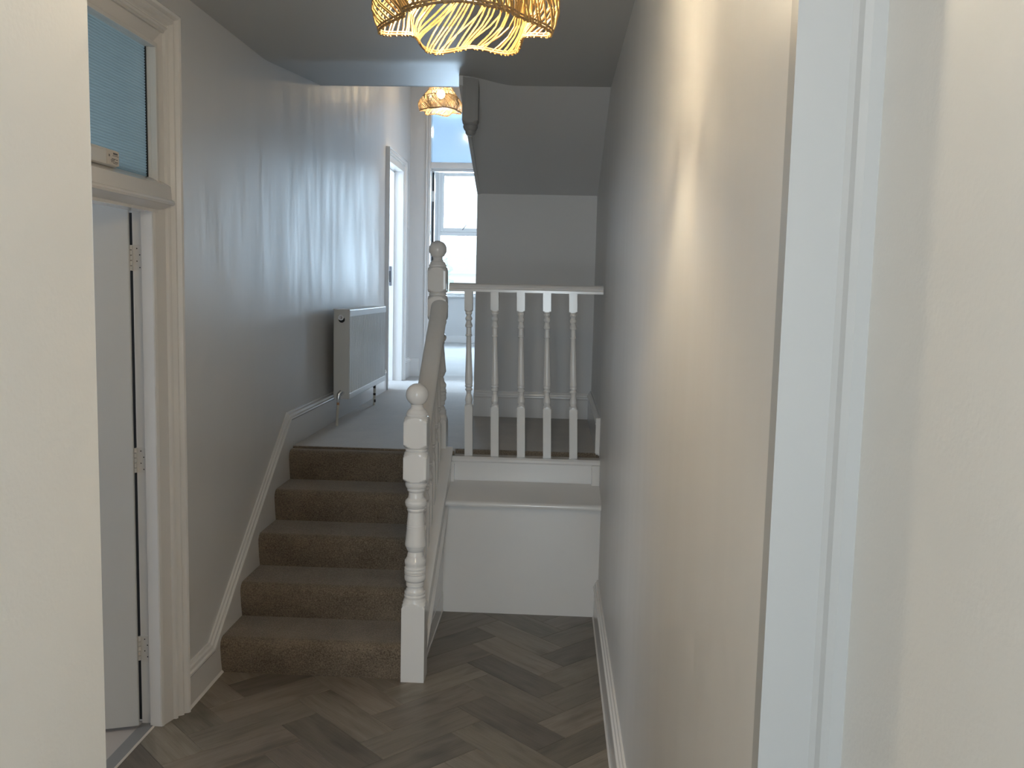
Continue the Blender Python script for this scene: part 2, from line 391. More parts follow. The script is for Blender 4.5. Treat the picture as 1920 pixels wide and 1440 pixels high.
# landing carpet
bm = bmesh.new()
prism(bm, [(XL - .13, Y0 + 4 * G + .05), (-.50, Y0 + 4 * G + .05), (-.50, 4.695), (XR, 4.695), (XR, 5.96), (-.50, 5.96), (-.50, YE + .14), (XL - .13, YE + .14)], XY, ZL - .50, ZL + .012)
fl = obj('floor_landing', bm, 'carpet_landing', kind='structure', bevel=.008)
boxes('floor_far_room', [(-3.2, 1.2, YE + .14, 14.1, ZL - .06, ZL + .006)], 'carpet_pale', kind='structure')
boxes('floor_side_room', [(-3.7, -1.455, 1.2, 4.4, -.06, -.001)], 'vinyl', kind='structure')
boxes('floor_landing_side_room', [(-3.7, -1.50, 6.4, 8.9, ZL - .06, ZL + .004)], 'carpet_pale', kind='structure')

# ------------------------------------------------------------------ staircase
stairs = thing('staircase', 'short flight of brown carpeted stairs climbing to the landing', 'stairs', (0, Y0, 0))
XS0, XS1 = XL + .021, -.587
def step_poly(i):
    y, z0, z1 = Y0 + i * G, i * R, (i + 1) * R
    p = [(y + .03, 0), (y + .03, z0 - .001), (y, z0 - .001)] if i else [(y, 0)]
    p += [(y - .012, z0 + .05), (y - .020, z1 - .045)]
    for k in range(1, 7):
        a = math.pi - k * math.pi / 12
        p.append((y + .016 + .036 * math.cos(a), z1 - .034 + .034 * math.sin(a)))
    yb = y + G + .012 if i < 4 else y + .06
    p += [(y + .10 if i < 4 else y + .05, z1 + .0006), (yb, z1), (yb, 0)]
    return p
for i in range(5):
    bm = bmesh.new()
    prism(bm, [(a - Y0, b) for a, b in step_poly(i)], YZ, XS0, XS1)
    o = obj('step', bm, 'carpet', stairs, smooth=50)
bal = thing('balustrade', 'white turned balustrade with ball-topped newel posts beside the stairs', 'balustrade', (-.545, 3.62, 0))
STR = []
# outer string: inclined board, capping, spandrel panel below
def sline(y): return .60 * (y - 3.62)
bm = bmesh.new()
prism(bm, [(3.60 - Y0, .02), (3.60 - Y0, .17), (4.60 - Y0, .17 + sline(4.60)), (4.60 - Y0, .30 + .0), (3.9 - Y0, .02)], YZ, -.588, -.530)
STR.append(obj('spandrel_panel', bm, 'trim', bal))
bm = bmesh.new()
prism(bm, [(3.60 - Y0, -.02 + .05), (3.60 - Y0, .20), (4.60 - Y0, .20 + sline(4.60)), (4.60 - Y0, .03 + sline(4.60)), ], YZ, -.580, -.512)
STR.append(obj('outer_string', bm, 'trim', bal, bevel=.003))
bm = bmesh.new()
prism(bm, [(3.60 - Y0, .20), (3.60 - Y0, .222), (4.60 - Y0, .222 + sline(4.60)), (4.60 - Y0, .20 + sline(4.60))], YZ, -.588, -.502)
STR.append(obj('string_capping', bm, 'trim', bal, bevel=.006))
bm = bmesh.new()
sweep(bm, [(3.63 - Y0, .06), (4.43 - Y0, .06 + sline(4.43) - sline(3.63))], [(0, -.513), (0, -.503), (.008, -.499), (.016, -.506), (.022, -.513)], YZ)
STR.append(obj('string_moulding', bm, 'trim', bal, smooth=60))
STR.append(boxes('plinth', [(-.530, -.519, 3.62 - Y0, 4.41 - Y0, 0, .012)], 'trim', bal))
STR.append(boxes('lower_panel', [(-.560, -.521, 3.60 - Y0, 4.42 - Y0, 0, .10)], 'trim', bal))
bm = bmesh.new()
prism(bm, [(3.64 - Y0, .01), (3.64 - Y0, .10), (4.42 - Y0, .10 + .48), (4.42 - Y0, .01)], YZ, -.556, -.524)
STR.append(obj('side_panel', bm, 'trim', bal))

for o in STR: o.location = (.545, Y0 - 3.62, 0)

# ------------------------------------------------------------------ newels, balusters, rails
NS = .048
k7 = .000466; k6 = .000437
def zp(p): return (1280 - p) * .00223
def newel_rows(zmin):
    r = [(zmin, NS, NS * 1.41), (.312, NS, NS * 1.41), (.322, NS, NS * 1.22), (.331, NS, NS * 1.05), (.335, NS, NS * .99)]
    t = []
    for zy, hw in [(650, 92), (640, 93), (632, 96), (625, 95), (618, 90), (604, 93), (596, 92), (590, 83), (572, 78), (557, 66), (552, 64), (546, 79), (538, 80), (532, 78), (526, 80), (516, 79), (508, 80), (495, 91), (480, 94), (465, 94), (452, 91), (446, 92), (438, 95), (433, 89), (428, 95), (418, 96), (409, 94), (405, 88), (400, 95), (390, 94), (384, 89), (372, 88), (360, 92), (345, 94), (330, 92), (318, 84), (305, 76), (298, 72), (290, 72), (282, 70), (272, 68), (258, 62), (252, 64), (246, 72), (232, 78), (218, 83), (212, 84), (208, 90), (195, 92), (180, 91), (60, 79), (52, 80), (46, 76), (40, 80), (34, 78), (30, 76), (22, 78), (4, 76)]:
        t.append((zp(980 + zy / 4.5), hw * k7))
    for zy, hw in [(1440, 84), (1408, 82), (1400, 85), (1392, 82), (1384, 84), (1376, 83), (1260, 72), (1252, 78), (1240, 82), (1232, 80), (1226, 78), (1215, 90), (1195, 99), (1175, 102), (1158, 97), (1145, 85), (1135, 76), (1115, 70), (1085, 69), (1076, 74), (1068, 83), (1055, 84), (1046, 83), (1038, 94), (1020, 102), (1003, 103), (996, 96), (988, 97)]:
        t.append((zp(700 + zy / 4.8), hw * k6))
    r += [(z, NS * 1.0, h) for z, h in t]
    def block(z0, z1):
        return [(z0, NS, NS * .96), (z0 + .003, NS, NS * 1.05), (z0 + .009, NS, NS * 1.20), (z0 + .016, NS, NS * 1.37), (z1 - .020, NS, NS * 1.37), (z1 - .012, NS, NS * 1.22), (z1 - .004, NS, NS * 1.07), (z1, NS, NS * .97)]
    r += block(.835, .956) + [(.959, NS, .042), (.962, NS, .045), (.968, NS, .045), (.971, NS, .042)]
    r += block(.974, 1.101)
    r += [(1.103, NS, .043), (1.107, NS, .0445), (1.113, NS, .0445), (1.117, NS, .041), (1.121, NS, .040), (1.127, NS, .036), (1.132, NS, .030), (1.137, NS, .0265), (1.142, NS, .024), (1.150, NS, .0255)]
    return r
def newel_mesh(name, zmin, parent, lean=0):
    bm = bmesh.new(); lathe_sq(bm, newel_rows(zmin), 64)
    o = obj('newel_post', bm, 'trim', parent, smooth=14)
    bm = bmesh.new(); ball(bm, (0, 0, 1.190), .0455, 32, 20)
    b = obj('ball_finial', bm, 'trim', o, smooth=60)
    return o
n1 = newel_mesh('newel_post', 0, bal)
N2 = (-.039, 1.01, .622)
n2 = n1.copy(); COL.objects.link(n2); n2.parent = bal; n2.location = N2; n2.rotation_euler = (0, -.014, 0)
f2 = n1.children[0].copy(); COL.objects.link(f2); f2.parent = n2
# sloping handrail
def rail_prof(w, h):
    p = [(-w * .42, 0), (-w * .42, h * .28), (-w * .5, h * .42)]
    for k in range(0, 9):
        a = math.pi - k * math.pi / 8; p.append((w * .5 * math.cos(a), h * .55 + h * .45 * math.sin(a)))
    p += [(w * .5, h * .42), (w * .42, h * .28), (w * .42, 0)]
    return p
RZ0 = .925; RS = .577 / .93
bm = bmesh.new()
P_ = rail_prof(.086, .066)
A = [bm.verts.new((a - .003, .046, RZ0 + b)) for a, b in P_]; B = [bm.verts.new((a - .036, .966, RZ0 + b + RS * .92)) for a, b in P_]
n_ = len(P_); bm.faces.new(A); bm.faces.new(B[::-1])
for i in range(n_): bm.faces.new((A[i], B[i], B[(i + 1) % n_], A[(i + 1) % n_]))
obj('handrail', bm, 'trim', bal, smooth=35)
# balusters
kb = .0009
def baluster_mesh(zbot, ztop, s=.0205):
    """turned shaft between two square blocks; proportions from the landing balusters"""
    Lb = ztop - zbot
    f = lambda zy: zbot + (1110 - zy) / (1110 - 187) * Lb
    r = [(f(1110), s, s * 1.42), (f(836), s, s * 1.42), (f(828), s, s * 1.15), (f(824), s, s)]
    for zy, hw in [(822, 19), (816, 15), (810, 16), (800, 19.5), (790, 19), (776, 16), (762, 12), (752, 13), (746, 14), (741, 19), (735, 19), (730, 15), (725, 15), (721, 19.5), (714, 19), (710, 17), (704, 19), (690, 19), (600, 16.5), (520, 14), (446, 12), (441, 13), (438, 17), (434, 17), (430, 14), (420, 13.5), (402, 12.5), (392, 13), (388, 18), (380, 19), (366, 14), (356, 12), (348, 17), (342, 18), (336, 16), (328, 12), (320, 13), (316, 17), (308, 17), (304, 16)]:
        r.append((f(zy), s, hw * kb * 1.13))
    r += [(f(301), s, s), (f(298), s, s * 1.15), (f(292), s, s * 1.42), (f(187), s, s * 1.42)]
    bm = bmesh.new(); lathe_sq(bm, r, 24); return bm
bp = baluster_mesh(0, .735)
b0 = obj('baluster', bp, 'trim', bal, smooth=16)
for i in range(7):
    o = b0 if i == 0 else b0.copy()
    if i: COL.objects.link(o); o.parent = bal
    y = .135 + i * .122
    o.location = (-.004 - .030 * y, y, .200 + .60 * y - .004)
# landing balustrade
lb = thing('balustrade', 'white turned balustrade running level across the landing edge', 'balustrade', (-.127, 4.66, ZL))
bb = [(-.427, -.442), (-.291, -.308), (-.154, -.174), (-.019, -.041), (.117, .092)]
bm = baluster_mesh(0, .854); p0 = None
for i, (x0, x1) in enumerate(bb):
    if i == 0: o = p0 = obj('baluster', bm, 'trim', lb, smooth=16)
    else: o = p0.copy(); COL.objects.link(o); o.parent = lb
    o.location = (x0 + .127, 0, .756 - ZL); o.rotation_euler = (0, (x1 - x0) / .84, 0)
bm = bmesh.new(); pr_ = [(-.034, 0), (-.034, .012), (-.026, .018), (-.031, .026), (-.024, .036), (-.010, .043), (.010, .043), (.024, .036), (.031, .026), (.026, .018), (.034, .012), (.034, 0)]
prism(bm, [(a, b + 1.604 - ZL) for a, b in pr_], YZ, -.540 + .127, XR + .127 - .010)
obj('handrail', bm, 'trim', lb, smooth=25)
bm = bmesh.new()
prism(bm, [(-.045, -.040), (-.045, -.030), (-.054, -.022), (-.054, -.010), (-.046, .0), (.03, .0), (.03, -.040)], lambda a, b, t: (t, a, b - .012), -.535 + .127, XR + .127)
obj('base_rail', bm, 'trim', lb, smooth=25)

# newel drop of the floor above
nd = thing('newel_drop', 'turned pendant end of an upper newel hanging under the ceiling edge', 'newel')
bm = bmesh.new()
rw = [(2.405, .05, .006), (2.408, .05, .018), (2.414, .05, .023), (2.424, .05, .026), (2.430, .05, .026), (2.434, .05, .031), (2.446, .05, .037), (2.454, .05, .0385), (2.458, .05, .036), (2.462, .05, .036), (2.468, .041, .042), (2.478, .041, .0575), (2.72, .041, .0575)]
lathe_sq(bm, rw, 40, -.462, 4.80)
M['newel_shade'] = mat('newel_paint_shaded', (.31, .305, .30), .5)  # paint darkened to imitate the shadow on the newel end
obj('newel_end', bm, 'newel_shade', nd, smooth=30)

# ------------------------------------------------------------------ boxing under the landing
boxes('wall_boxing', [(-.527, XR, 4.41, 4.44, 0, .562)], 'trim', kind='structure')
bm = bmesh.new()
prism(bm, [(4.372, .552), (4.368, .562), (4.372, .573), (4.385, .578), (4.62, .630), (4.62, .600), (4.44, .556), (4.40, .552)], YZ, -.540, XR)
obj('trim_3', bm, 'trim', kind='structure', smooth=50)
boxes('wall_landing_riser', [(-.50, XR, 4.632, 4.66, .56, .73)], 'trim', kind='structure')
boxes('trim_4', [(-.535, -.498, 4.60, 4.66, .585, .73), (.212, XR, 4.60, 4.66, .585, .73)], 'trim', kind='structure', bevel=.004)

# ------------------------------------------------------------------ baseboards
def mould(h=.045, t=.022):
    return [(0, 0), (0, t * .35), (-h * .18, t * .45), (-h * .30, t * .75), (-h * .55, t * .85), (-h * .66, t * 1.15), (-h * .82, t * 1.2), (-h, t), (-h, 0)]
# left wall: hall, up the stairs, landing
bl = root('baseboard_left')
top = [(3.245, .165), (3.500, .165), (4.590, .962), (7.275, .962)]
bm = bmesh.new()
prism(bm, [(3.245, 0), (3.245, .125), (3.485, .125), (4.575, .922), (7.28, .922), (7.28, ZL - .01), (4.70, ZL - .01), (4.70, 0)], YZ, XL, XL + .021)
obj('board', bm, 'trim', bl)
bm = bmesh.new(); sweep(bm, top, mould(), lambda a, b, t: (XL + t, a, b)); obj('moulding', bm, 'trim', bl, smooth=25)
bm = bmesh.new(); sweep(bm, [(D2F + .13, .962), (YE, .962)], mould(), lambda a, b, t: (XL + t, a, b)); bx(bm, XL, XL + .021, D2F + .13, YE, ZL, .925)
obj('board', bm, 'trim', bl, smooth=25)
bm = bmesh.new(); prism(bm, [(0, 0), (.007, 0), (0, .010)], lambda a, b, t: (XL + .021 + a, t, b), 3.245, 3.6); obj('sealant_bead', bm, 'trim', bl)
# right wall
br = root('baseboard_right')
bm = bmesh.new(); bx(bm, XR - .019, XR, YX, 4.41, 0, .15); obj('board', bm, 'trim', br)
bm = bmesh.new(); sweep(bm, [(YX, .192), (4.41, .192)], mould(.046, .020), lambda a, b, t: (XR - t, a, b)); obj('moulding', bm, 'trim', br, smooth=25)
bm = bmesh.new(); prism(bm, [(0, 0), (.006, 0), (0, .009)], lambda a, b, t: (XR - .019 - a, t, b), YX, 4.41); obj('sealant_bead', bm, 'trim', br)
# landing right wall and back wall
b3 = root('baseboard_landing')
bm = bmesh.new(); bx(bm, XR - .020, XR, 4.695, 5.95, ZL, .935); obj('board', bm, 'trim', b3)
bm = bmesh.new(); sweep(bm, [(4.695, .965), (5.95, .965)], mould(.04, .022), lambda a, b, t: (XR - t, a, b)); obj('moulding', bm, 'trim', b3, smooth=25)
boxes('end_cap', [(XR - .024, XR, 4.688, 4.696, ZL + .01, .964)], 'trim', b3, bevel=.003)
bm = bmesh.new(); bx(bm, -.52, XR, 5.93, 5.95, ZL, .91); obj('board', bm, 'trim', b3)
bm = bmesh.new(); sweep(bm, [(-.52, .950), (XR, .950)], mould(.045, .022), lambda a, b, t: (a, 5.95 - t, b)); obj('moulding', bm, 'trim', b3, smooth=25)
bm = bmesh.new(); bx(bm, XL, DX0 - .09, YE - .020, YE, ZL, .95); obj('board', bm, 'trim', b3)

# ------------------------------------------------------------------ hall door (door_1)
d1 = root('door_1')
AX = -1.395
# jambs, head and transom
boxes('jamb', [(-1.437, AX, DJ, DJ + .10, 0, 2.41), (-1.4755, -1.437, DJ + .018, DJ + .10, 0, 2.41), (-1.50, -1.4755, DJ + .034, DJ + .10, 0, 2.41)], 'trim', d1, bevel=.0015)
boxes('jamb', [(-1.437, AX, DN - .10, DN, 0, 2.41), (-1.50, -1.437, DN - .10, DN - .018, 0, 2.41)], 'trim', d1, bevel=.0015)
boxes('head', [(-1.50, AX, DN - .10, DJ + .10, 2.41, 2.468)], 'trim', d1)
boxes('glazing_stop', [(AX, -1.373, DJ, DJ + .016, 1.96, 2.41), (AX, -1.373, DN, DJ + .016, 2.41, 2.424)], 'trim', d1, bevel=.002)
bm = bmesh.new()
prism(bm, [(-1.45, 1.980), (-1.392, 1.973), (-1.352, 1.950), (-1.348, 1.905), (-1.340, 1.900), (-1.336, 1.893), (-1.340, 1.886), (-1.352, 1.884), (-1.372, 1.874), (-1.386, 1.868), (-1.386, 1.858), (-1.45, 1.858)], XZ, DN, DJ + .056)
obj('transom_bar', bm, 'trim', d1, smooth=40)
# architrave: flat inner board and stepped moulding, mitred at the head
ap = [(.0015, -1.42), (.0015, -1.393), (.010, -1.388), (.014, -1.390), (.062, -1.376), (.065, -1.366), (.071, -1.362), (.076, -1.364), (.080, -1.372), (.088, -1.366), (.095, -1.353), (.100, -1.351), (.104, -1.358), (.110, -1.354), (.116, -1.340), (.124, -1.336), (.129, -1.338), (.132, -1.346), (.133, -1.40)]
bm = bmesh.new()
sweep(bm, [(DJ, 0), (DJ, 2.415), (DN, 2.415), (DN, 0)][::-1], [(o, t) for o, t in ap], lambda a, b, t: (t, a, b))
obj('architrave', bm, 'trim', d1, smooth=22)
# reeded glass over the door
bm = bmesh.new()
nr = 48; z0, z1 = 1.968, 2.412
vs = []
for i in range(nr * 4 + 1):
    z = z0 + (z1 - z0) * i / (nr * 4); b = .0030 * abs(math.sin(math.pi * i / 4))
    vs.append((bm.verts.new((-1.412 + b, DN, z)), bm.verts.new((-1.412 + b, DJ, z))))
for a, b in zip(vs, vs[1:]): bm.faces.new((a[0], a[1], b[1], b[0]))
gp = obj('transom_glass', bm, 'glass_reed', d1, smooth=60)
boxes('glazing_gap', [(-1.416, -1.405, DJ - .0035, DJ - .0005, 1.975, 2.410)], 'dark', d1)
boxes('threshold', [(-1.475, -1.425, DN, DJ + .016, -.002, .004)], 'threshold', d1)
bm = bmesh.new(); prism(bm, [(0, 0), (.006, 0), (0, .006)], lambda a, b, t: (-1.425 + a, t, b - .0005), DN, DJ - .002); obj('sealant_bead', bm, 'trim', d1)
# door leaf swung into the side room
bm = bmesh.new()
LW, LT = .76, .036
bx(bm, -LW, 0, -LT, 0, .012, 1.885)
leaf = obj('door_leaf', bm, 'door', d1, bevel=.003); leaf.location = (-1.4805, DJ + .010, 0); leaf.rotation_euler = (0, 0, math.radians(20))
bm = bmesh.new()
bmesh.ops.create_cone(bm, cap_ends=True, segments=20, radius1=.026, radius2=.026, depth=.008, matrix=Matrix.Translation((-LW + .06, -LT - .004, .98)) @ Matrix.Rotation(math.pi / 2, 4, 'X'))
tube(bm, [(-LW + .06, -LT, .98), (-LW + .06, -LT - .045, .98), (-LW + .07, -LT - .05, .98), (-LW + .17, -LT - .05, .98)], .009, 10)
obj('handle', bm, 'chrome', leaf, smooth=40)
for zc in (1.70, .985, .29):
    bm = bmesh.new()
    bx(bm, -1.477, -1.440, DJ + .0165, DJ + .0182, zc - .045, zc + .045)
    h = obj('hinge', bm, 'trim', d1, bevel=.0005)
    for k in range(5):
        b2 = bmesh.new()
        za = zc - .045 + k * .018
        tube(b2, [(-1.4772, DJ + .0110, za + .001), (-1.4772, DJ + .0110, za + .017)], .0052 if k % 2 else .0058, 10)
        obj('knuckle', b2, 'trim', h, smooth=40)
    b2 = bmesh.new()
    for k in range(4):
        bmesh.ops.create_cone(b2, cap_ends=True, segments=8, radius1=.0022, radius2=.0022, depth=.001, matrix=Matrix.Translation((-1.456 + (.007 if k % 2 else -.003), DJ + .0160, zc + .033 - k * .022)) @ Matrix.Rotation(math.pi / 2, 4, 'X'))
    s_o = obj('screw_heads', b2, 'dark', h)
boxes('gap_shade_strip', [(-1.4985, -1.4755, DJ + .027, DJ + .0335, .012, 1.856)], 'dark', d1)  # dark strip set behind the hinge gap in place of its shade
# small labelled box on the transom
tb = thing('control_box', 'small white box with printed paper label standing on the door transom bar', 'box', (-1.385, 2.736, 1.970))
bm = bmesh.new(); bx(bm, -.016, .016, -.11, .098, 0, .052)
obj('casing', bm, 'plastic', tb, bevel=.011)
boxes('paper_label', [(.0158, .0166, .012, .089, .004, .047)], 'label', tb)
bm = bmesh.new()
for (ya, yb_, za, zb) in [(.052, .080, .036, .041), (.048, .086, .0315, .0330), (.024, .030, .027, .034), (.042, .066, .0205, .0230), (.070, .080, .0205, .0225), (.036, .060, .0165, .0185), (.060, .082, .0125, .0145), (.038, .056, .0120, .0138), (.052, .078, .0085, .0102)]:
    bx(bm, .0165, .0169, ya, yb_, za, zb)
obj('print', bm, 'ink', tb)

# ------------------------------------------------------------------ landing door (door_2), open to a bright room
d2 = root('door_2')
boxes('jamb', [(-1.50, XL, D2F, D2F + .03, ZL, D2Z)], 'trim', d2, bevel=.002)
boxes('jamb', [(-1.50, XL, D2N - .03, D2N, ZL, D2Z)], 'trim', d2, bevel=.002)
boxes('head', [(-1.50, XL, D2N - .03, D2F + .03, D2Z, D2Z + .03)], 'trim', d2)
boxes('door_stop', [(-1.495, -1.435, D2F - .012, D2F, ZL, D2Z), (-1.495, -1.435, D2N, D2F, D2Z - .012, D2Z)], 'trim', d2)
bm = bmesh.new()
sweep(bm, [(D2F, ZL), (D2F, D2Z), (D2N, D2Z), (D2N, ZL)][::-1], [(0, XL), (0, XL + .014), (.05, XL + .016), (.054, XL + .024), (.064, XL + .020), (.074, XL + .028), (.086, XL + .030), (.092, XL + .034), (.100, XL + .034), (.102, XL)], lambda a, b, t: (t, a, b))
obj('architrave', bm, 'trim', d2, smooth=22)
sp_ = boxes('strike_plate', [(-1.486, -1.452, D2F - .0155, D2F - .012, 1.625, 1.795)], 'steel', d2)
boxes('latch_hole', [(-1.477, -1.459, D2F - .0160, D2F - .014, 1.655, 1.755)], 'dark', sp_)
boxes('lip', [(-1.494, -1.486, D2F - .0155, D2F - .010, 1.665, 1.745)], 'steel', sp_)
bm = bmesh.new(); bx(bm, -.74, 0, 0, .036, ZL + .012, D2Z - .004)
lf2 = obj('door_leaf', bm, 'door', d2, bevel=.003); lf2.location = (-1.505, D2N + .002, 0); lf2.rotation_euler = (0, 0, math.radians(-6))
ls = thing('light_switch', 'white wall switch plate beside the landing doorway', 'switch', (XL, 8.33, 2.19))
boxes('plate', [(0, .010, -.043, .043, -.043, .043)], 'plastic', ls, bevel=.003)
boxes('rocker', [(.009, .014, -.008, .008, -.014, .014)], 'plastic', ls, bevel=.001)

# ------------------------------------------------------------------ end door (door_3)
d3 = root('door_3')
boxes('jamb', [(DX0 - .025, DX0, YE - .006, YE + .15, ZL, 3.30)], 'trim', d3, bevel=.002)
boxes('jamb', [(DX1, DX1 + .02, YE - .006, YE + .15, ZL, 3.30)], 'trim', d3, bevel=.002)
boxes('transom_bar', [(DX0, DX1, YE - .012, YE + .14, EZ1, EZ1 + .055), (DX0, DX1, YE + .05, YE + .14, EZ1 - .02, EZ1)], 'trim', d3, bevel=.003)
boxes('head', [(DX0, DX1, YE, YE + .15, 3.27, 3.30)], 'trim', d3)
boxes('transom_glass', [(DX0, DX1, YE + .06, YE + .066, EZ1 + .055, 3.27)], 'glass_frost', d3)
boxes('casing_bead', [(DX0 - .045, DX0 - .028, YE - .014, YE, ZL, 3.32)], 'trim', d3, bevel=.003)
bm = bmesh.new(); bx(bm, 0, .60, 0, .036, ZL + .012, EZ1 - .022)
lf3 = obj('door_leaf', bm, 'door', d3, bevel=.003); lf3.location = (DX0 + .016, YE + .152, 0); lf3.rotation_euler = (0, 0, math.radians(97))
boxes('hinge_gap', [(DX0 + .001, DX0 + .013, YE + .130, YE + .149, ZL + .02, 2.42), (DX0 + .001, DX0 + .013, YE + .130, YE + .149, 2.52, EZ1 - .02)], 'dark', d3)

# ------------------------------------------------------------------ far room and its window
FY = 14.0
fx0, fx1, fz0, fz1 = -1.83, -.30, 1.50, 3.40
boxes('wall_far_room', [(-3.3, fx0, FY, FY + .3, ZL - .05, 4.0), (fx1, 1.3, FY, FY + .3, ZL - .05, 4.0), (fx0, fx1, FY, FY + .3, ZL - .05, fz0), (fx0, fx1, FY, FY + .3, fz1, 4.0),
    (-3.3, -3.2, YE + .15, FY, ZL - .05, 4.0), (1.2, 1.3, YE + .15, FY, ZL - .05, 4.0), (-3.3, -1.47, YE + .05, YE + .15, ZL - .05, 4.0), (-.52, 1.3, YE + .05, YE + .15, ZL - .05, 4.0), (-1.6, -.4, YE + .05, YE + .15, 3.5, 4.0)], 'wall_matt', kind='structure')
boxes('ceiling_far_room', [(-3.3, 1.3, YE + .05, FY + .3, 4.0, 4.1)], 'wall_matt', kind='structure')
boxes('baseboard_far_room', [(-3.2, 1.2, FY - .02, FY, ZL, .875)], 'trim', kind='structure', bevel=.004)
w1 = root('window_1')
boxes('frame', [(fx0, fx0 + .05, FY + .02, FY + .10, fz0, fz1), (fx1 - .05, fx1, FY + .02, FY + .10, fz0, fz1), (fx0 + .05, fx1 - .05, FY + .02, FY + .10, fz0, fz0 + .035), (fx0 + .05, fx1 - .05, FY + .02, FY + .10, fz1 - .05, fz1), (fx0 + .05, fx1 - .05, FY + .02, FY + .10, 2.405, 2.465)], 'trim', w1, bevel=.004)
boxes('sash', [(fx0 + .05, fx0 + .10, FY + .005, FY + .07, 2.465, 3.35), (fx1 - .10, fx1 - .05, FY + .005, FY + .07, 2.465, 3.35), (fx0 + .10, fx1 - .10, FY + .005, FY + .07, 2.465, 2.525), (fx0 + .10, fx1 - .10, FY + .005, FY + .07, 3.30, 3.35)], 'trim', w1, bevel=.005)
boxes('pane', [(fx0 + .10, fx1 - .10, FY + .04, FY + .046, 2.525, 3.30)], 'glass', w1)
boxes('pane', [(fx0 + .05, fx1 - .05, FY + .05, FY + .056, fz0 + .035, 2.405)], 'glass', w1)
boxes('window_sill', [(fx0 - .04, fx1 + .04, FY - .05, FY + .02, fz0 - .03, fz0)], 'trim', w1, bevel=.006)
bm = bmesh.new(); tube(bm, [(-1.44, FY - .0, 2.50), (-1.43, FY - .02, 2.51), (-1.38, FY - .03, 2.57)], .006, 6); obj('catch', bm, 'steel', w1)
fl_ = thing('pendant_bulb', 'small globe bulb glimpsed through the frosted glass over the end door', 'lamp', (-.92, 10.8, 3.42))
bm = bmesh.new(); ball(bm, (0, 0, 0), .05, 16, 10); obj('bulb', bm, 'bulb_far', fl_)
bm = bmesh.new(); tube(bm, [(0, 0, .05), (0, 0, .58)], .004, 6); tube(bm, [(0, 0, .045), (0, 0, .10)], .02, 10); obj('cord', bm, 'plastic', fl_)

# near room window behind the camera
w2 = root('window_2')
boxes('frame', [(WX0, WX0 + .06, -2.69, -2.62, WZ0, WZ1), (WX1 - .06, WX1, -2.69, -2.62, WZ0, WZ1), (WX0 + .06, WX1 - .06, -2.69, -2.62, WZ0, WZ0 + .06), (WX0 + .06, WX1 - .06, -2.69, -2.62, WZ1 - .06, WZ1), (WX0 + .06, WX1 - .06, -2.69, -2.62, 1.40, 1.45)], 'trim', w2)
boxes('pane', [(WX0 + .06, WX1 - .06, -2.66, -2.655, WZ0 + .06, 1.40), (WX0 + .06, WX1 - .06, -2.66, -2.655, 1.45, WZ1 - .06)], 'glass', w2)

# side rooms
def room(name, x0, x1, y0, y1, z0, z1, wy0, wy1, wz0, wz1):
    boxes(name, [(x0, x1, y0 - .1, y0, z0, z1), (x0, x1, y1, y1 + .1, z0, z1), (x0 - .1, x0, y0 - .1, wy0, z0, z1), (x0 - .1, x0, wy1, y1 + .1, z0, z1), (x0 - .1, x0, wy0, wy1, z0, wz0), (x0 - .1, x0, wy0, wy1, wz1, z1), (x0, x1, y0, y1, z1, z1 + .1)], 'wall_matt', kind='structure')
room('wall_side_room', -3.6, -1.5, 1.25, 4.3, 0, 2.75, 1.7, 2.9, .7, 2.2)
room('wall_landing_side_room', -3.6, -1.5, 6.5, 8.8, ZL, 3.6, 6.95, 8.25, 1.4, 3.0)

# ------------------------------------------------------------------ radiator
ry0, ry1, rx0, rx1, rz0, rz1 = 5.40, 6.57, XL + .045, XL + .145, .935, 1.478
rad = thing('radiator', 'white convector radiator on the landing wall above the carpet', 'radiator', (XL, ry0, rz0))
def L(x, y, z): return (x - XL, y - ry0, z - rz0)
def lb_(l): return [(a - XL, b - XL, c - ry0, d - ry0, e - rz0, f - rz0) for a, b, c, d, e, f in l]
bm = bmesh.new()
# ribbed front panel
ny = 38; pf = []
ya, yb_ = ry0 + .012, ry1 - .012
for i in range(ny):
    w_ = (yb_ - ya) / ny; y = ya + i * w_
    pf += [(y, rx1 - .016), (y + w_ * .40, rx1 - .016), (y + w_ * .50, rx1 - .003), (y + w_ * .90, rx1 - .003)]
pf += [(yb_, rx1 - .016), (yb_, rx1 - .02), (ya, rx1 - .02)]
prism(bm, [(a - ry0, b - XL) for a, b in pf], lambda a, b, t: (b, a, t), rz0 + .035 - rz0, rz1 - .045 - rz0)
obj('front_panel', bm, 'rad', rad)
boxes('bottom_rail', lb_([(rx1 - .02, rx1 + .001, ry0 + .002, ry1 - .002, rz0, rz0 + .036)]), 'rad', rad, bevel=.004)
boxes('top_rail', lb_([(rx1 - .02, rx1 + .001, ry0 + .002, ry1 - .002, rz1 - .046, rz1 - .004)]), 'rad', rad, bevel=.004)
boxes('back_panel', lb_([(rx0, rx0 + .016, ry0 + .01, ry1 - .01, rz0 + .01, rz1 - .03)]), 'rad', rad)
boxes('side_panel', lb_([(rx0 + .005, rx1 - .002, ry0, ry0 + .005, rz0 + .002, rz1 - .003)]), 'rad', rad, bevel=.002)
boxes('side_panel', lb_([(rx0 + .005, rx1 - .002, ry1 - .005, ry1, rz0 + .002, rz1 - .003)]), 'rad', rad, bevel=.002)
bm = bmesh.new()
for i in range(46):
    y = ry0 + .02 + i * (ry1 - ry0 - .04) / 45
    bx(bm, rx0 + .004 - XL, rx1 - .004 - XL, y - .006 - ry0, y + .006 - ry0, rz1 - .008 - rz0, rz1 - .002 - rz0)
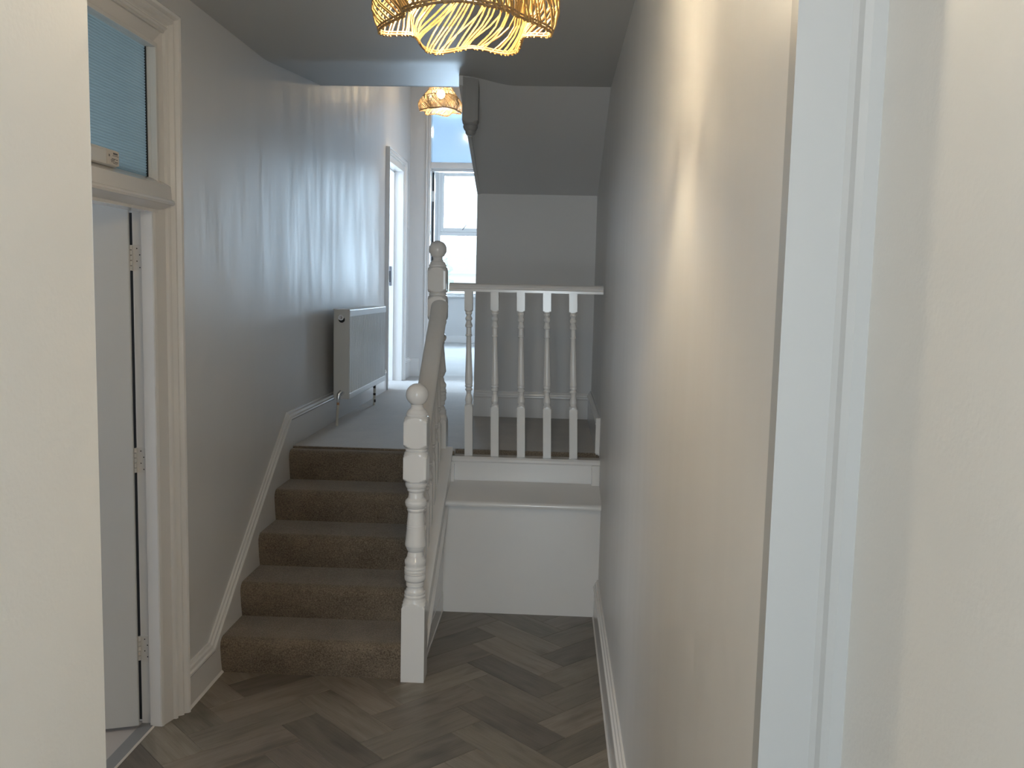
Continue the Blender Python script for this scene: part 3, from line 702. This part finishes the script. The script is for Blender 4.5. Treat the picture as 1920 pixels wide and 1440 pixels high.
bx(bm, rx1 - .012 - XL, rx1 - XL, 0, ry1 - ry0, rz1 - .008 - rz0, rz1 - rz0); bx(bm, rx0 - XL, rx0 + .012 - XL, 0, ry1 - ry0, rz1 - .008 - rz0, rz1 - rz0)
obj('top_grille', bm, 'rad', rad)
bm = bmesh.new()
nf = 40; zz = []
for i in range(nf): zz.append((ry0 + .02 + i * (ry1 - ry0 - .04) / (nf - 1), rx0 + .02 if i % 2 else rx1 - .024))
for i, (y, x) in enumerate(zz[:-1]):
    y2, x2 = zz[i + 1]
    v = [bm.verts.new(L(x, y, rz0 + .04)), bm.verts.new(L(x2, y2, rz0 + .04)), bm.verts.new(L(x2, y2, rz1 - .03)), bm.verts.new(L(x, y, rz1 - .03))]; bm.faces.new(v)
o = obj('convector_fins', bm, 'rad', rad); o['kind'] = 'stuff'
def disc(bm, c, r, d, seg=18): bmesh.ops.create_cone(bm, cap_ends=True, segments=seg, radius1=r, radius2=r, depth=d, matrix=Matrix.Translation(L(*c)) @ Matrix.Rotation(math.pi / 2, 4, 'X'))
bm = bmesh.new(); disc(bm, (rx0 + .052, ry0 - .001, rz1 - .062), .019, .006); o = obj('plug_recess', bm, 'dark', rad)
bm = bmesh.new(); disc(bm, (rx0 + .050, ry0 - .008, rz1 - .050), .017, .012); ball(bm, L(rx0 + .050, ry0 - .014, rz1 - .050), .008, 10, 6); obj('vent_plug', bm, 'chrome', rad, smooth=40)
vx, vz = rx0 + .045, rz0 + .038
bm = bmesh.new()
tube(bm, [L(vx + .012, ry0, vz), L(vx + .012, ry0 - .03, vz)], .013, 10)
tube(bm, [L(vx + .012, ry0 - .028, vz + .012), L(vx, ry0 - .04, vz - .002), L(vx - .004, ry0 - .042, vz - .04)], [.012, .012, .010], 10)
tube(bm, [L(vx - .004, ry0 - .042, vz - .036), L(vx - .004, ry0 - .042, vz - .052)], .0125, 8)
obj('valve', bm, 'chrome', rad, smooth=40)
bm = bmesh.new(); tube(bm, [L(vx - .004, ry0 - .042, vz - .050), L(vx - .0045, ry0 - .043, vz - .070)], .0078, 10); obj('copper_pipe', bm, 'copper', rad, smooth=50)
bm = bmesh.new(); tube(bm, [L(vx - .0045, ry0 - .043, vz - .068), L(vx - .007, ry0 - .046, vz - .13), L(vx - .009, ry0 - .048, ZL + .006)], .0085, 10); obj('pipe', bm, 'pipe', rad, smooth=50)
bm = bmesh.new(); tube(bm, [L(rx1 - .035, ry1 - .22, rz0 + .01), L(rx1 - .035, ry1 - .22, rz0 - .03), L(rx1 - .038, ry1 - .222, ZL + .006)], .009, 10); o = obj('pipe', bm, 'pipe', rad, smooth=50)
M['tarnish'] = mat('tarnished_pipe', (.05, .035, .03), .6)
for a, b in ((rz0 - .035, rz0 + .005), (rz0 - .085, rz0 - .07), (rz0 - .135, rz0 - .115)):
    bm = bmesh.new(); tube(bm, [L(rx1 - .036, ry1 - .221, a), L(rx1 - .036, ry1 - .221, b)], .0094, 10); obj('bare_patch', bm, 'tarnish', o, smooth=50)
for yy in (ry0 + .2, ry1 - .23): boxes('wall_bracket', lb_([(XL, rx0 + .002, yy, yy + .03, rz0 + .1, rz1 - .1)]), 'rad', rad)

# ------------------------------------------------------------------ rattan pendants
def interp(t, tab):
    for (a, b), (c, d) in zip(tab, tab[1:]):
        if t <= c:
            u = (t - a) / (c - a); return b + (d - b) * u
    return tab[-1][1]
PROF = [(0, .152), (.02, .162), (.04, .169), (.06, .171), (.08, .162), (.10, .148), (.115, .137), (.15, .113), (.20, .082), (.24, .056), (.27, .040)]
def rad_at(h, th):
    wv = max(0, 1 - max(h, 0) / .17)
    return interp(max(h, 0), PROF) * (1 + wv * (.03 - .075 * math.cos(2 * th) + .055 * math.cos(4 * th) + .11 * math.cos(6 * th)))
def wav(h, th): return -.006 * max(0, 1 - h / .10) * math.cos(6 * th)
def pendant(loc, ztop, label, bulb, rot=0, cane='rattan'):
    t = thing('pendant_lamp', label, 'lamp', loc, 'rattan pendant lamps')
    def pt(h, th, k=1): r = rad_at(h, th) * k; return (r * math.cos(th + rot), r * math.sin(th + rot), h + wav(h, th))
    rnd = random.Random(3)
    bm = bmesh.new()
    # one layer of slanting canes in each band between the hoops, gathered and crossing here and there
    for (h0, h1, n, tw, rr) in ((-.004, .115, 114, -.46, .0022), (.115, .20, 84, .24, .0015), (.115, .20, 84, -.20, .0014), (.20, .27, 50, -.14, .0015), (.20, .27, 50, .14, .0014)) + (((.0, .115, 110, .40, .0013),) if cane != 'rattan' else ()):
        for i in range(n):
            th = 2 * math.pi * i / n; bunch = .35 * math.sin(3 * th + 1) * 2 * math.pi / n
            d0, d1 = rnd.uniform(-.12, .12) * 2 * math.pi / n, rnd.uniform(-.25, .25) * 2 * math.pi / n + bunch
            ex = (-.28 if rnd.random() < .08 else 0) if h0 < 0 else (rnd.choice((-.2, .15)) if rnd.random() < .25 else 0)
            p = []
            for q in range(7):
                u = q / 6; p.append(pt(h0 + (h1 - h0) * u, th + d0 + (d1 - d0) * u + (tw + ex) * (u - .5) + .012 * math.sin(u * 5 + i * 1.7), 1.004 if i % 2 else .996))
            tube(bm, p, rr, 5)
    o = obj('rattan_canes', bm, cane, t); o['kind'] = 'stuff'
    for h, r in ((0, .0028), (.005, .0022), (.115, .0022), (.155, .0016), (.20, .0020), (.27, .0025)):
        bm = bmesh.new(); ringtube(bm, [pt(h, 2 * math.pi * k / 96, 1.006) for k in range(96)], r, 6)
        obj('rim_ring' if h == 0 else 'hoop', bm, 'rattan_b', t, smooth=60)
    bm = bmesh.new(); ball(bm, (0, 0, .135), .033, 20, 12); bmesh.ops.scale(bm, vec=(1, 1, 1), verts=bm.verts[:])
    obj('bulb', bm, bulb, t, smooth=60)
    bm = bmesh.new(); tube(bm, [(0, 0, .165), (0, 0, .225)], [.017, .019], 14); tube(bm, [(0, 0, .225), (0, 0, .245)], .012, 12); obj('bulb_holder', bm, 'plastic', t, smooth=40)
    zt = ztop - loc[2]
    bm = bmesh.new(); tube(bm, [(0, 0, .24), (0, 0, zt - .02)], .0035, 8); obj('cord', bm, 'plastic', t)
    bm = bmesh.new(); tube(bm, [(0, 0, zt - .025), (0, 0, zt - .012), (0, 0, zt)], [.02, .042, .045], 20); obj('ceiling_rose', bm, 'plastic', t, smooth=40)
    return t
pendant((-.192, 1.85, 2.130), ZC, 'large wavy rattan pendant shade hanging above the hall, cut by the frame', 'bulb')
pendant((-.966, 7.5, 3.035), ZU, 'small-looking rattan pendant with bright bulb above the far landing', 'bulb_landing', rot=.35, cane='rattan_lit')

pb = thing('pendant_bulb', 'added fill bulb on a cord, unseen in the passage behind the viewpoint', 'lamp', (-.10, -.10, 2.30))  # unseen lamp added to brighten the near passage walls
bm = bmesh.new(); ball(bm, (0, 0, 0), .04, 16, 10); obj('bulb', bm, 'fill_bulb', pb)
bm = bmesh.new(); tube(bm, [(0, 0, .035), (0, 0, .09)], .018, 10); tube(bm, [(0, 0, .09), (0, 0, .35)], .004, 6); obj('cord', bm, 'plastic', pb)

# ------------------------------------------------------------------ outside the far window
gr = boxes('ground', [(-30, 30, 14.6, 80, -3.2, -3.0)], 'outside', kind='structure')
boxes('trim_5', [(-2.6, .8, 14.55, 14.95, -3.0, 1.20)], 'outside', kind='structure')
hs = thing('house', 'pale house with low roof seen through the far window', 'house', (-4, 46, -3))
boxes('wall', [(-9, 9, 0, 6, 0, 5.3)], 'outside', hs)
bm = bmesh.new(); prism(bm, [(-.4, 5.3), (3, 6.35), (6.4, 5.3)], YZ, -9.4, 9.4); obj('roof', bm, mat('pale_slate', (.55, .56, .58), .7), hs)
tr = thing('tree', 'hazy green tree beyond the far window beside the newel ball', 'tree', (-4.9, 36, -3))
bm = bmesh.new(); tube(bm, [(0, 0, 0), (.1, 0, 2), (0, .1, 4.2)], [.16, .12, .06], 8); obj('trunk', bm, mat('bark', (.2, .16, .12), .8), tr)
bm = bmesh.new(); rn = random.Random(5)
for i in range(260):
    a = rn.uniform(0, 6.28); z = rn.uniform(-1, 1); rr = math.sqrt(1 - z * z) * rn.uniform(.5, 1)
    c = Vector((rr * math.cos(a) * .85, rr * math.sin(a) * .85, 4.9 + z * 1.05))
    d1_ = Vector((rn.uniform(-1, 1), rn.uniform(-1, 1), rn.uniform(-1, 1))).normalized() * .13; d2_ = d1_.orthogonal().normalized() * .09
    bm.faces.new([bm.verts.new(c + d1_), bm.verts.new(c + d2_), bm.verts.new(c - d1_), bm.verts.new(c - d2_)])
o = obj('foliage', bm, 'tree', tr); o['kind'] = 'stuff'
rl = thing('railing', 'thin railing posts outside the lower pane of the far window', 'railing', (-1.45, 14.75, 1.30))
for dx in (-.35, 0, .08, .43):
    bm = bmesh.new(); tube(bm, [(dx, 0, -.1), (dx, 0, .30)], .012, 8); obj('post', bm, 'outside', rl)
bm = bmesh.new(); tube(bm, [(-.6, 0, .02), (.8, 0, .02)], .012, 8); obj('rail', bm, 'outside', rl)
